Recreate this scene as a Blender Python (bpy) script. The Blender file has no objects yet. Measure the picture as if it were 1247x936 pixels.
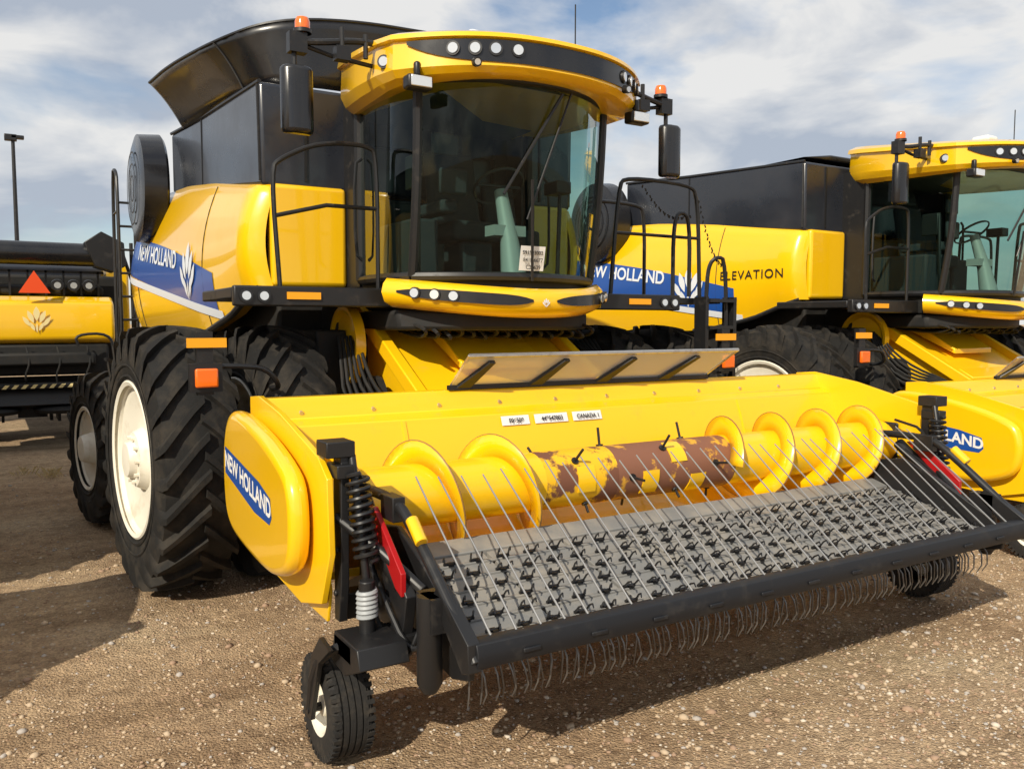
import bpy, bmesh, math, random
import numpy as np
from mathutils import Vector, Matrix
random.seed(3); rng=np.random.default_rng(5)
S=bpy.context.scene
COL=S.collection
PI=math.pi
CX=3.36   # centre line of the main combine

# ------------------------------------------------------------------ materials
def mat(name,col,rough=.5,metal=0.,coat=0.,var=None,bump=None,spec=.5,coatr=.08):
    m=bpy.data.materials.new(name); m.use_nodes=True
    nt=m.node_tree; N=nt.nodes; L=nt.links
    b=N['Principled BSDF']
    b.inputs['Base Color'].default_value=(*col,1); b.inputs['Roughness'].default_value=rough
    b.inputs['Metallic'].default_value=metal; b.inputs['Coat Weight'].default_value=coat
    b.inputs['Coat Roughness'].default_value=coatr
    b.inputs['Specular IOR Level'].default_value=spec
    tc=N.new('ShaderNodeTexCoord')
    if var:
        sc,col2,lo,hi,rv=var
        n=N.new('ShaderNodeTexNoise'); n.inputs['Scale'].default_value=sc; n.inputs['Detail'].default_value=5; n.inputs['Roughness'].default_value=.65
        L.new(tc.outputs['Object'],n.inputs['Vector'])
        r=N.new('ShaderNodeMapRange'); r.inputs[1].default_value=lo; r.inputs[2].default_value=hi
        L.new(n.outputs['Fac'],r.inputs[0])
        mx=N.new('ShaderNodeMix'); mx.data_type='RGBA'
        mx.inputs[6].default_value=(*col,1); mx.inputs[7].default_value=(*col2,1)
        L.new(r.outputs[0],mx.inputs[0]); L.new(mx.outputs[2],b.inputs['Base Color'])
        r2=N.new('ShaderNodeMapRange'); r2.inputs[3].default_value=rough; r2.inputs[4].default_value=min(1,rough+rv)
        L.new(r.outputs[0],r2.inputs[0]); L.new(r2.outputs[0],b.inputs['Roughness'])
    if bump:
        sc,st,di=bump
        n=N.new('ShaderNodeTexNoise'); n.inputs['Scale'].default_value=sc; n.inputs['Detail'].default_value=3
        L.new(tc.outputs['Object'],n.inputs['Vector'])
        bp=N.new('ShaderNodeBump'); bp.inputs['Strength'].default_value=st; bp.inputs['Distance'].default_value=di
        L.new(n.outputs['Fac'],bp.inputs['Height']); L.new(bp.outputs[0],b.inputs['Normal'])
    return m
YEL=mat('yellow_paint',(.93,.535,.003),.28,coat=.9,var=(2.2,(.87,.49,.012),.5,.9,.15),bump=(3,.04,.02),coatr=.05)
YELD=mat('yellow_paint_worn',(.93,.545,.005),.34,coat=.5,var=(5,(.80,.46,.03),.58,.82,.25),bump=(4,.08,.02))
BLK=mat('black_gloss_panel',(.009,.009,.011),.26,coat=.3,var=(2,(.018,.018,.018),.45,.8,.2))
TANK=mat('tank_panel_paint',(.016,.019,.027),.26,coat=.4,var=(1.5,(.03,.032,.04),.4,.8,.2))
BLM=mat('black_satin_steel',(.012,.012,.013),.42,var=(9,(.05,.042,.034),.58,.85,.4))
BAR=mat('black_bar_paint',(.012,.013,.016),.5,var=(9,(.05,.045,.04),.55,.85,.3),spec=.35)
DRK=mat('dark_chassis',(.010,.010,.010),.7,var=(6,(.03,.025,.02),.5,.8,.2))
RUB=mat('tyre_rubber',(.014,.0135,.013),.78,var=(5,(.060,.050,.038),.46,.80,.15),bump=(40,.2,.01),spec=.3)
RIM=mat('cream_rim_paint',(.80,.76,.65),.5,var=(4,(.50,.42,.30),.52,.85,.3))
GRY=mat('grey_belt_rubber',(.20,.20,.195),.5,var=(5,(.31,.28,.235),.42,.75,.2))
STL=mat('bare_steel',(.60,.59,.57),.35,metal=.9,var=(12,(.35,.31,.27),.5,.8,.3))
ROD=mat('galvanised_rod',(.32,.32,.32),.4,metal=.5)
TIN=mat('tine_wire',(.014,.014,.016),.3,metal=.2)
TIN2=mat('tine_wire_worn',(.16,.15,.14),.35,metal=.6)
RUST=mat('rusty_tube',(.84,.47,.01),.45,var=(4.5,(.17,.065,.035),.50,.56,.35))
RUST2=mat('rusted_steel',(.22,.09,.05),.6,var=(6,(.66,.34,.03),.56,.62,.1))
WHT=mat('white_label',(.78,.78,.76),.5)
BLU=mat('blue_decal',(.010,.075,.34),.35,coat=.3)
SIL=mat('pale_decal',(.70,.74,.80),.4)
RED=mat('red_reflector',(.40,.01,.012),.3,coat=.5)
REDO=mat('slow_triangle_orange',(.85,.08,.01),.5)
AMB=mat('amber_lens',(.9,.16,.01),.15,coat=1)
AMBS=mat('amber_reflective_tape',(.9,.38,.01),.35)
LENS=mat('lamp_lens',(.75,.78,.8),.08,metal=.6,coat=1)
SEAT=mat('seat_fabric',(.03,.034,.042),.8)
GRYP=mat('grey_plastic',(.34,.36,.37),.5)
LGY=mat('headliner',(.05,.052,.055),.8)
GOLD=mat('pale_gold_decal',(.9,.75,.35),.4)
def glass(name,tint,base=.06,mx_=.85,rough=0.0,bl=.32,milk=0):
    m=bpy.data.materials.new(name); m.use_nodes=True; nt=m.node_tree; N=nt.nodes; L=nt.links
    N.clear(); o=N.new('ShaderNodeOutputMaterial'); t=N.new('ShaderNodeBsdfTransparent'); t.inputs[0].default_value=(*tint,1)
    g=N.new('ShaderNodeBsdfGlossy'); g.inputs['Roughness'].default_value=rough; g.inputs[0].default_value=(.9,.95,.95,1)
    f=N.new('ShaderNodeLayerWeight'); f.inputs[0].default_value=bl
    r=N.new('ShaderNodeMapRange'); r.inputs[3].default_value=base; r.inputs[4].default_value=mx_
    L.new(f.outputs['Fresnel'],r.inputs[0])
    src=t.outputs[0]
    if milk:
        d=N.new('ShaderNodeBsdfDiffuse'); d.inputs[0].default_value=(.82,.83,.82,1); mm=N.new('ShaderNodeMixShader'); mm.inputs[0].default_value=milk
        L.new(t.outputs[0],mm.inputs[1]); L.new(d.outputs[0],mm.inputs[2]); src=mm.outputs[0]
    mx=N.new('ShaderNodeMixShader'); L.new(r.outputs[0],mx.inputs[0]); L.new(src,mx.inputs[1]); L.new(g.outputs[0],mx.inputs[2]); L.new(mx.outputs[0],o.inputs[0])
    return m
GLS=glass('tinted_cab_glass',(.52,.68,.62),.02,.38,0,.10)
PLX=glass('clear_polycarbonate',(.85,.86,.84),.03,.30,0,.10,milk=.68)

# ------------------------------------------------------------------ geometry
def g_box(x0,x1,y0,y1,z0,z1):
    V=[(x,y,z) for x in(x0,x1) for y in(y0,y1) for z in(z0,z1)]
    F=[(0,1,3,2),(4,6,7,5),(0,4,5,1),(2,3,7,6),(0,2,6,4),(1,5,7,3)]
    return V,F
def g_prism(ax,pts,a,b):
    n=len(pts); V=[]
    for t in(a,b):
        for p,q in pts:
            V.append({'x':(t,p,q),'y':(p,t,q),'z':(p,q,t)}[ax])
    F=[tuple(range(n-1,-1,-1)),tuple(range(n,2*n))]+[(i,(i+1)%n,n+(i+1)%n,n+i) for i in range(n)]
    return V,F
def chaikin(p,k=2,closed=False):
    p=[Vector(q) for q in p]
    for _ in range(k):
        q=[] if closed else [p[0]]
        m=len(p)
        for i in range(m if closed else m-1):
            a,b=p[i],p[(i+1)%m]
            q+= [a*.75+b*.25,a*.25+b*.75]
        if not closed: q.append(p[-1])
        p=q
    return p
def g_tube(pts,r,n=8,caps=True):
    P=[Vector(p) for p in pts]; m=len(P); R=r if isinstance(r,(list,tuple)) else [r]*m
    V=[];F=[]; up=None
    for i in range(m):
        t=(P[min(i+1,m-1)]-P[max(i-1,0)])
        if t.length<1e-9: t=Vector((0,0,1))
        t.normalize()
        if up is None:
            up=Vector((0,0,1)) if abs(t.z)<.9 else Vector((1,0,0))
        u=up-t*up.dot(t)
        if u.length<1e-6: u=Vector((1,0,0))-t*t.x
        u.normalize(); up=u; w=t.cross(u)
        for k in range(n):
            a=2*PI*k/n; V.append(tuple(P[i]+(u*math.cos(a)+w*math.sin(a))*R[i]))
    for i in range(m-1):
        for k in range(n):
            F.append((i*n+k,i*n+(k+1)%n,(i+1)*n+(k+1)%n,(i+1)*n+k))
    if caps: F.append(tuple(range(n-1,-1,-1))); F.append(tuple((m-1)*n+k for k in range(n)))
    return V,F
def g_lathe(prof,c,ax='x',n=48,a0=0,a1=2*PI):
    V=[];F=[];m=len(prof); full=abs(a1-a0-2*PI)<1e-6
    nn=n if full else n+1
    for k in range(nn):
        a=a0+(a1-a0)*k/n; ca,sa=math.cos(a),math.sin(a)
        for t,r in prof:
            v={'x':(t,r*ca,r*sa),'y':(r*ca,t,r*sa),'z':(r*ca,r*sa,t)}[ax]
            V.append((c[0]+v[0],c[1]+v[1],c[2]+v[2]))
    for k in range(n):
        k2=(k+1)%nn
        for i in range(m-1): F.append((k*m+i,k*m+i+1,k2*m+i+1,k2*m+i))
    return V,F
def g_grid(f,nu,nv):
    V=[tuple(f(i/nu,j/nv)) for i in range(nu+1) for j in range(nv+1)]
    F=[(i*(nv+1)+j,(i+1)*(nv+1)+j,(i+1)*(nv+1)+j+1,i*(nv+1)+j+1) for i in range(nu) for j in range(nv)]
    return V,F
def g_poly(pts): return [tuple(p) for p in pts],[tuple(range(len(pts)))]
def g_cyl(p,q,r,n=20): return g_tube([p,q],r,n)
def mir(g): return [(2*CX-v[0],v[1],v[2]) for v in g[0]],[tuple(reversed(f)) for f in g[1]]
def both(gs): return list(gs)+[mir(g) for g in gs]
def rotz(g,c,a):
    ca,sa=math.cos(a),math.sin(a)
    return [(c[0]+(v[0]-c[0])*ca-(v[1]-c[1])*sa,c[1]+(v[0]-c[0])*sa+(v[1]-c[1])*ca,v[2]) for v in g[0]],g[1]
PAR=None
def empty(name,loc):
    global PAR
    e=bpy.data.objects.new(name,None); e.empty_display_size=.3; COL.objects.link(e); e.location=loc
    PAR=(e,Matrix.Translation(Vector(loc)).inverted()); return e
def obj(name,geoms,m,smooth=True,bevel=0,par=True,seg=2,recalc=True,sharp=.6):
    if isinstance(geoms,tuple): geoms=[geoms]
    V=[];F=[]
    for g in geoms:
        o=len(V); V+=[tuple(v) for v in g[0]]; F+=[tuple(i+o for i in f) for f in g[1]]
    me=bpy.data.meshes.new(name); me.from_pydata(V,[],F)
    if recalc:
        bm=bmesh.new(); bm.from_mesh(me); bmesh.ops.remove_doubles(bm,verts=bm.verts,dist=1e-5)
        bmesh.ops.recalc_face_normals(bm,faces=bm.faces); bm.to_mesh(me); bm.free()
    me.materials.append(m)
    if smooth:
        me.polygons.foreach_set('use_smooth',[True]*len(me.polygons)); me.set_sharp_from_angle(angle=sharp)
    me.update()
    o=bpy.data.objects.new(name,me); COL.objects.link(o)
    if par and PAR: o.parent=PAR[0]; o.matrix_parent_inverse=PAR[1]
    if bevel:
        b=o.modifiers.new('bevel','BEVEL'); b.width=bevel; b.segments=seg; b.limit_method='ANGLE'; b.angle_limit=.6
    return o
def g_text(body,size,fn,space=1.0,shear=0,bold=0):
    cu=bpy.data.curves.new('t','FONT'); cu.body=body; cu.size=size; cu.space_character=space; cu.shear=shear; cu.offset=bold
    cu.align_x='CENTER'; cu.align_y='CENTER'
    o=bpy.data.objects.new('t',cu); COL.objects.link(o)
    dg=bpy.context.evaluated_depsgraph_get(); me=o.evaluated_get(dg).to_mesh()
    V=[tuple(fn(v.co.x,v.co.y)) for v in me.vertices]; F=[tuple(p.vertices) for p in me.polygons]
    o.evaluated_get(dg).to_mesh_clear(); bpy.data.objects.remove(o); bpy.data.curves.remove(cu)
    return V,F
def g_leaf(fn,s):
    gs=[]
    def almond(cx,cy,L,W,ang):
        n=8
        P=[(L*(i/n-.5),W*math.sin(PI*i/n)) for i in range(n+1)]+[(L*(i/n-.5),-W*math.sin(PI*i/n)) for i in range(n-1,0,-1)]
        c,d=math.cos(ang),math.sin(ang)
        return g_poly([fn((cx+(x*c-y*d))*1.0,(cy+(x*d+y*c))*1.0) for x,y in P])
    gs.append(almond(0,s*.28,s*.75,s*.15,PI/2))
    for sg in(1,-1):
        gs.append(almond(sg*s*.27,s*.12,s*.7,s*.12,PI/2-sg*.40))
        gs.append(almond(sg*s*.46,-s*.12,s*.62,s*.10,PI/2-sg*.60))
        gs.append(almond(sg*s*.20,-s*.38,s*.5,s*.08,PI/2-sg*.45))
    gs.append(almond(0,-s*.45,s*.5,s*.05,PI/2))
    return gs

# ------------------------------------------------------------------ wheels
def ag_tire(name,c,R,w,rr,N,direc=1,lug=.042,steer=0):
    pr=[(-.40*w,rr-.01),(-.46*w,rr+.04),(-.5*w,(rr+R)/2-.02),(-.485*w,R-.17),(-.45*w,R-.09),(-.25*w,R-lug-.012),(0,R-lug)]
    pr=pr+[(-a,b) for a,b in pr[-2::-1]]
    gs=[g_lathe(pr,c,'x',72)]
    for s in(-1,1):
        gs.append(g_lathe([(s*.495*w,rr+.13),(s*.505*w,rr+.14),(s*.498*w,rr+.15)],c,'x',48))
        gs.append(g_lathe([(s*.47*w,rr+.05),(s*.49*w,rr+.06),(s*.48*w,rr+.075)],c,'x',48))
    for s in(1,-1):
        for i in range(N):
            a0=2*PI*i/N+(PI/N if s>0 else 0)
            V=[];F=[]
            for t in (0,.25,.5,.75,.93,1.0,1.06):
                x=s*w*(-.03+.53*min(t,1)) if t<=1 else s*w*.507
                a=a0+direc*.34*t**1.15*(.97/R)
                rb=np.interp(abs(x),[0,.25*w,.45*w,.485*w,.5*w],[R-lug,R-lug-.012,R-.09,R-.17,R-.22])-.015
                rt=R-.012*(min(t,1)*1.6)**2
                if t>.95: rt=R-.075
                if t>1: rt=R-.19; rb=R-.24
                hb=.038/R; ht=.026/R
                for (aa,r_) in((a-hb,rb),(a-ht,rt),(a+ht,rt),(a+hb,rb)):
                    V.append((c[0]+x,c[1]+r_*math.cos(aa),c[2]+r_*math.sin(aa)))
            for j in range(6):
                for k in range(3): F.append((j*4+k,j*4+k+1,(j+1)*4+k+1,(j+1)*4+k))
            F.append((0,1,2,3)); F.append((27,26,25,24))
            gs.append((V,F))
    if steer: gs=[rotz(g,c,steer) for g in gs]
    return obj(name,gs,RUB,sharp=.7)
def rim(name,c,w,rr,s,deep=.12,mat_=None,steer=0,e_=.42):
    e=e_*w
    P=[(e,rr-.01),(e+.012,rr+.018),(e+.004,rr+.03),(e-.012,rr+.022),(e-.03,rr-.012),(e-.05,rr-.02),(e-deep*.8,rr-.035),(e-deep,rr-.075),(e-deep-.03,rr*.62),(e-deep-.02,rr*.42),(e-deep+.045,rr*.36),(e-deep+.05,.14),(e-deep+.10,.12),(e-deep+.11,.0)]
    P=[(s*a,b) for a,b in P]
    gs=[g_lathe(P,c,'x',56)]
    for k in range(10):
        a=2*PI*k/10; y=c[1]+rr*.30*math.cos(a); z=c[2]+rr*.30*math.sin(a); x=c[0]+s*(e-deep+.04)
        gs.append(g_cyl((x,y,z),(x+s*.035,y,z),.014,6))
    gs.append(g_lathe([(s*-e,rr),(s*(e-.05),rr-.02)],c,'x',40))
    if steer: gs=[rotz(g,c,steer) for g in gs]
    return obj(name,gs,mat_ or RIM)

# ------------------------------------------------------------------ body shell profile
SY=[6.90,6.94,7.02,7.6,8.4,9.4,10.4,11.2,11.7,11.95,12.05]
SXT=[1.95,1.86,1.82,1.80,1.78,1.75,1.71,1.66,1.66,1.76,1.95]
SXM=[1.86,1.75,1.70,1.66,1.60,1.54,1.47,1.42,1.46,1.60,1.85]
SXB=[1.92,1.82,1.78,1.74,1.68,1.62,1.56,1.50,1.52,1.66,1.9]
SZT=[3.03,3.06,3.07,3.15,3.27,3.38,3.43,3.40,3.28,3.1,2.95]
SZB=[2.24,2.24,2.22,2.02,1.86,1.84,1.86,1.90,2.0,2.15,2.3]
def shell(Y,t,off=0):
    xt,xm,xb,zt,zb=[np.interp(Y,SY,a) for a in(SXT,SXM,SXB,SZT,SZB)]
    x=xt*(1-t)*(1-2*t)+4*xm*t*(1-t)+xb*t*(2*t-1)
    return (x-off,Y,zt+(zb-zt)*t)
def shellX(Y,Z,off=.006):
    zt=np.interp(Y,SY,SZT); zb=np.interp(Y,SY,SZB); t=min(max((zt-Z)/(zt-zb),0),1)
    return (shell(Y,t)[0]-off,Y,Z)

# ================================================================== COMBINE
combine_main=empty('combine_harvester',(CX,6.63,0))
ys=list(np.linspace(7.02,11.7,26)); ys=SY[:2]+ys+SY[-2:]
ts=[-.001]+list(np.linspace(0,1,13))
V=[];F=[]
for Y in ys:
    x0,_,z0=shell(Y,0); V.append((x0+.30,Y,z0+.015)); V.append((x0+.05,Y,z0+.012))
    for t in ts[1:]: V.append(shell(Y,t))
    x1,_,z1=shell(Y,1); V.append((x1+.12,Y,z1+.01))
nt_=len(ts)+2
for i in range(len(ys)-1):
    for j in range(nt_-1): F.append((i*nt_+j,(i+1)*nt_+j,(i+1)*nt_+j+1,i*nt_+j+1))
obj('side_panels',both([(V,F)]),YEL,sharp=1.0)
gs=[]
for Yc in (8.15,10.9):
    gs.append(g_tube([shell(Yc,t,.001) for t in np.linspace(0.02,.98,12)],.006,6))
obj('panel_seams',both(gs),DRK)
gs=[g_tube([shell(Y,1,.0) for Y in np.linspace(6.95,8.6,12)],.03,8)]
obj('fender_trim',both(gs),BLM)
def stripe(y0,y1,zt0,zt1,zb0,zb1,off,n=24,m=6,crv=0):
    def f(u,v):
        Y=y0+(y1-y0)*u; za=zt0+(zt1-zt0)*u+crv*math.sin(PI*u); zb=zb0+(zb1-zb0)*u 
        return shellX(Y,za+(zb-za)*v,off)
    return g_grid(f,n,m)
obj('blue_stripe_decal',[stripe(7.85,11.8,2.40,3.02,2.04,2.60,.006,crv=.08)],BLU)
obj('silver_stripe_decal',[stripe(7.75,11.8,2.06,2.58,1.98,2.50,.011)],SIL)
obj('maker_text_decal',[g_text('NEW HOLLAND',.215,lambda x,y:shellX(9.98-x*1.15,2.68+y*1.15-(x)*.13,.014),bold=.005)],SIL)
obj('leaf_emblem_decal',g_leaf(lambda x,y:shellX(8.62-x,2.46+y,.018),.42),SIL)
obj('front_corner_panels',both([g_box(1.90,2.54,6.87,7.02,2.25,3.08)]),YEL,bevel=.04,seg=3)
obj('engine_body_core',[g_box(1.98,4.74,7.0,11.7,1.25,3.04),g_box(2.2,4.5,11.2,12.3,1.0,2.9),g_box(2.35,4.4,6.6,7.6,1.0,2.2)],DRK,bevel=.03)
obj('upper_deck',[g_box(1.99,4.73,10.2,11.7,3.04,3.42)],YEL,bevel=.04)
P=[(6.93,3.06),(6.93,3.88),(8.85,3.97),(10.15,4.05),(10.15,3.40),(8.85,3.28)]; n=len(P)
xs=[1.85,1.84,1.78,1.72,1.72,1.78]
V1=[(xs[i],P[i][0],P[i][1]) for i in range(n)]+[(2*CX-xs[i],P[i][0],P[i][1]) for i in range(n)]
F1=[tuple(range(n)),tuple(range(2*n-1,n-1,-1))]+[(i,n+i,n+(i+1)%n,(i+1)%n) for i in range(n)]
obj('grain_tank',[(V1,F1)],TANK,bevel=.03)
obj('grain_tank_seams',both([g_box(1.772,1.80,8.84,8.86,3.30,3.95),g_tube([(1.845,6.96,3.1),(1.835,6.96,3.86)],.012,6),g_tube([(1.85,6.95,3.885),(1.785,8.85,3.975),(1.72,10.15,4.055)],.018,6)]),BLM)
obj('tank_front_ribs',both([g_box(2.2,2.22,6.915,6.93,3.12,3.84)]),BLM)
def screen(s):
    c=(1.50 if s<0 else 2*CX-1.50,10.55,3.48)
    return [g_lathe([(-.13,.0),(-.13,.50),(-.10,.60),(.13,.62),(.16,.58),(.16,0)] if s<0 else [(.13,.0),(.13,.50),(.10,.60),(-.13,.62),(-.16,0)],c,'x',40)]
obj('rotary_screen_housing',screen(-1)+screen(1),BLK)
obj('rotary_screen_ribs',both([g_lathe([(-.15,r-.012),(-.155,r),(-.15,r+.012)],(1.50,10.55,3.48),'x',32) for r in(.14,.27,.4)]),BLM)
gs=[]
for x in(1.36,1.62):
    gs.append(g_tube(chaikin([(x,12.0,1.2),(x,12.0,3.75),(x,12.15,3.95),(x,12.5,3.95),(x,12.5,1.6)],2),.022,8))
for z in np.arange(1.4,3.7,.3): gs.append(g_tube([(1.36,12.0,z),(1.62,12.0,z)],.016,6))
gs.append(g_tube([(1.36,12.0,3.4),(1.36,12.5,3.4)],.016,6))
obj('rear_ladder',gs,BLM)
obj('rear_body_hood',[g_box(1.95,4.77,11.7,12.25,1.95,3.1)],YEL,bevel=.12,seg=3)

hinge=[(1.74,9.55,4.00),(1.79,8.6,3.96),(1.85,7.25,3.90),(2.15,6.98,3.90),(2.8,6.96,3.90),(CX,6.96,3.90)]
outer=[(1.38,9.30,4.36),(1.44,8.5,4.34),(1.62,7.35,4.28),(1.98,7.0,4.40),(2.6,6.88,4.47),(CX,6.85,4.48)]
def interp(P,u):
    k=u*(len(P)-1); i=min(int(k),len(P)-2); f=k-i; return Vector(P[i]).lerp(Vector(P[i+1]),f)
hs=chaikin(hinge,2); os_=chaikin(outer,2)
def flap(u,v):
    a=interp(hs,u); b=interp(os_,u); p=a.lerp(b,v); p.z+= .04*math.sin(PI*v); return p
o=obj('tank_extension_flaps',both([g_grid(flap,40,6)]),BLK,sharp=1.2); md=o.modifiers.new('s','SOLIDIFY'); md.thickness=.015; md.offset=0
obj('flap_ribs',both([g_tube([flap(u,1) for u in np.linspace(0,1,40)],.014,6),g_tube([flap(.4,v)+Vector((-.012,-.012,0)) for v in np.linspace(0,1,6)],.008,5)]),BLM)
rear_fl=g_grid(lambda u,v:Vector((1.74+u*(3.24),9.55-.05*v,4.0+.38*v-.1*(2*u-1)**2*v)),20,3)
o=obj('tank_rear_flap',[rear_fl],BLK); md=o.modifiers.new('s','SOLIDIFY'); md.thickness=.03

# ----- cab
obj('cab_floor',[g_prism('z',[(2.56,5.66),(2.9,5.42),(CX,5.33),(3.82,5.42),(4.16,5.66),(4.16,6.95),(2.56,6.95)],2.06,2.30)],DRK,bevel=.02)
obj('cab_rear_wall',[g_box(2.58,4.14,6.86,6.95,2.3,3.0),g_box(2.58,2.75,6.86,6.95,3.0,3.72),g_box(3.97,4.14,6.86,6.95,3.0,3.72),g_box(2.75,3.97,6.86,6.95,3.45,3.72)],BLM,bevel=.01)
def ws(s,t,off=0):
    yb=5.30+.33*abs(s)**2.3; yt=5.12+.36*abs(s)**2.3
    x=CX+.79*s*(1+.02*t); return Vector((x,yb+(yt-yb)*t-off-.03*math.sin(PI*t),2.29+1.36*t))
obj('windshield_glass',[g_grid(lambda u,v:ws(2*u-1,v),28,10)],GLS,sharp=2)
def sg(u,v,off=0):
    a=ws(-1,v); b=Vector((2.545,6.58,2.30+1.45*v)); p=a.lerp(b,u); p.x-=.05*math.sin(PI*u)*1+off; return p
obj('side_glass',both([g_grid(lambda u,v:sg(u,v),10,8)]),GLS,sharp=2)
gs=[g_tube([ws(-1,t) for t in np.linspace(0,1,8)],.036,8),
    g_tube([sg(1,t) for t in np.linspace(0,1,4)],.045,8),
    g_tube([sg(u,.0) for u in np.linspace(0,1,10)],.035,8),g_tube([sg(u,1.0) for u in np.linspace(0,1,10)],.035,8),
    g_box(2.54,2.62,6.6,6.95,2.25,3.8)]
obj('cab_pillars',both(gs),BLM)
obj('windshield_frame',[g_tube([ws(s,0) for s in np.linspace(-1,1,24)],.035,8),g_tube([ws(s,1) for s in np.linspace(-1,1,24)],.04,8)],BLM)
obj('door_grab_handles',both([g_tube(chaikin([(2.50,6.42,2.45),(2.44,6.42,2.5),(2.44,6.42,3.2),(2.50,6.42,3.25)],1),.014,6)]),BLM)
def lipc(s,off=0):
    return Vector((CX+(.98+off)*s,5.10-off+.62*abs(s)**2.6,0))
V=[];F=[]
N_=40; prof=[(.20,2.17),(.04,2.20),(.0,2.16),(-.02,2.10),(.01,2.03),(.10,1.99),(.30,2.01)]
for i in range(N_+1):
    s=-1+2*i/N_; p=lipc(s); q=Vector((CX,6.2,0)); d=(q-p).normalized()
    for a,z in prof: V.append((p.x+d.x*a,p.y+d.y*a,z+.08*abs(s)**2))
m=len(prof)
for i in range(N_):
    for j in range(m-1): F.append((i*m+j,(i+1)*m+j,(i+1)*m+j+1,i*m+j+1))
F.append(tuple(range(m))); F.append(tuple(N_*m+j for j in range(m)))
obj('cab_lower_fascia',[(V,F)],YEL,sharp=1)
def fband(s0,s1,za,zb,off,n=14):
    def f(u,v):
        s=s0+(s1-s0)*u; p=lipc(s); d=(Vector((CX,6.2,0))-p).normalized(); e=abs(2*u-1)**4
        z=za+(zb-za)*(.5+(v-.5)*(1-e*.8))+.08*abs(s)**2
        return (p.x-d.x*off,p.y-d.y*off,z)
    return g_grid(f,n,2)
obj('fascia_lamp_bezels',[fband(-.93,-.1,2.07,2.15,.024),fband(.1,.93,2.07,2.15,.024)],BLK)
gs=[];gr=[]
for s in(-.84,-.74,-.64,.64,.74,.84):
    p=lipc(s); d=(p-Vector((CX,6.2,0))).normalized(); z=2.11+.08*s*s
    a=Vector((p.x,p.y,z)); gs.append(g_cyl(a,a+d*.042,.032,16)); gr.append(g_cyl(a,a+d*.036,.042,16))
obj('fascia_lamps',gs,LENS); obj('fascia_lamp_rings',gr,BLM)
obj('fascia_emblem',g_leaf(lambda x,y:(CX+x,5.068,2.10+y),.05),SIL)
obj('cab_underside',[g_prism('z',[(2.5,5.75),(2.85,5.45),(CX,5.3),(3.87,5.45),(4.22,5.75),(4.22,6.9),(2.5,6.9)],1.90,2.05)],DRK,bevel=.03)
gs=[]
for k in range(16):
    x=2.6+k*.1; gs.append(g_tube(chaikin([(x,5.7,1.95),(x+.03,5.5,1.90-.03*(k%3)),(x+.1,5.75,1.84),(x+.15,6.3,1.90)],2),.014,6))
obj('under_cab_hoses',gs,DRK)
cen=Vector((CX,5.9,0))
out=[]
for i in range(33):
    s=-1+2*i/32; out.append(Vector((CX+1.04*s,4.90+.46*abs(s)**2.6,0)))
out+=[Vector((CX+1.06,5.6,0)),Vector((CX+1.02,6.1,0)),Vector((CX+.95,6.6,0)),Vector((CX+.80,6.85,0)),Vector((CX-.80,6.85,0)),Vector((CX-.95,6.6,0)),Vector((CX-1.02,6.1,0)),Vector((CX-1.06,5.6,0))]
def roofpt(p,ins,z,rise):
    d=cen-p; L_=d.length; q=p+d*(ins/L_)
    droop=.06*abs((p.x-CX)/1.04)**2
    return (q.x,q.y,z+rise*(p.y-5)-droop)
lev=[(.30,3.66,.02),(.10,3.62,.03),(.03,3.635,.05),(-.01,3.67,.08),(.0,3.84,.11),(-.035,3.85,.11),(-.025,3.88,.12),(.06,3.915,.12),(.4,3.96,.09),(.8,4.00,.04)]
V=[];F=[];n=len(out)
for (ins,z,r) in lev:
    for p in out: V.append(roofpt(p,ins,z,r))
for l in range(len(lev)-1):
    for i in range(n): F.append((l*n+i,l*n+(i+1)%n,(l+1)*n+(i+1)%n,(l+1)*n+i))
F.append(tuple(range(n))); F.append(tuple((len(lev)-1)*n+i for i in range(n)))
obj('cab_roof',[(V,F)],YEL,sharp=.5)
obj('cab_headliner',[g_prism('z',[(2.6,5.6),(2.9,5.3),(CX,5.2),(3.8,5.3),(4.1,5.6),(4.12,6.85),(2.6,6.85)],3.64,3.68)],LGY)
def rband(s0,s1,za,zb,off,n=40,taper=.85,pw=5):
    def f(u,v):
        s=s0+(s1-s0)*u; p=Vector((CX+1.04*s,4.90+.46*abs(s)**2.6,0)); d=(cen-p).normalized(); e=abs(2*u-1)**pw
        z=za+(zb-za)*(1-(1-v)*(1-e*taper))-.06*s*s+.10*(p.y-5)
        return (p.x-d.x*(off+.01),p.y-d.y*(off+.01),z)
    return g_grid(f,n,2)
obj('roof_lamp_band',[rband(-.93,.97,3.69,3.835,.008,pw=6)],BLK)
gs=[];gr=[]
for s in(-.70,-.58,-.46,-.32,.60,.70,.80,.88):
    p=Vector((CX+1.04*s,4.90+.46*abs(s)**2.6,0)); d=(p-cen).normalized(); z=3.775-.06*s*s+.10*(p.y-5)
    a=Vector((p.x,p.y,z)); gs.append(g_cyl(a,a+d*.034,.034,16)); gr.append(g_cyl(a,a+d*.028,.047,16))
for sx in(-1,1):
    a=Vector((CX+sx*1.03,5.50,3.72)); d=Vector((sx*.7,-.7,0)); gs.append(g_cyl(a,a+d*.06,.032,16)); gr.append(g_cyl(a,a+d*.054,.046,16))
    a=Vector((CX+sx*.62,4.98,3.66)); d=Vector((sx*.2,-1,-.2)); gs.append(g_cyl(a,a+d*.045,.020,16)); gr.append(g_cyl(a,a+d*.04,.030,16))
obj('roof_lamps',gs,LENS); obj('roof_lamp_rings',gr,BLM)
gs=[];gl=[]
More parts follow.
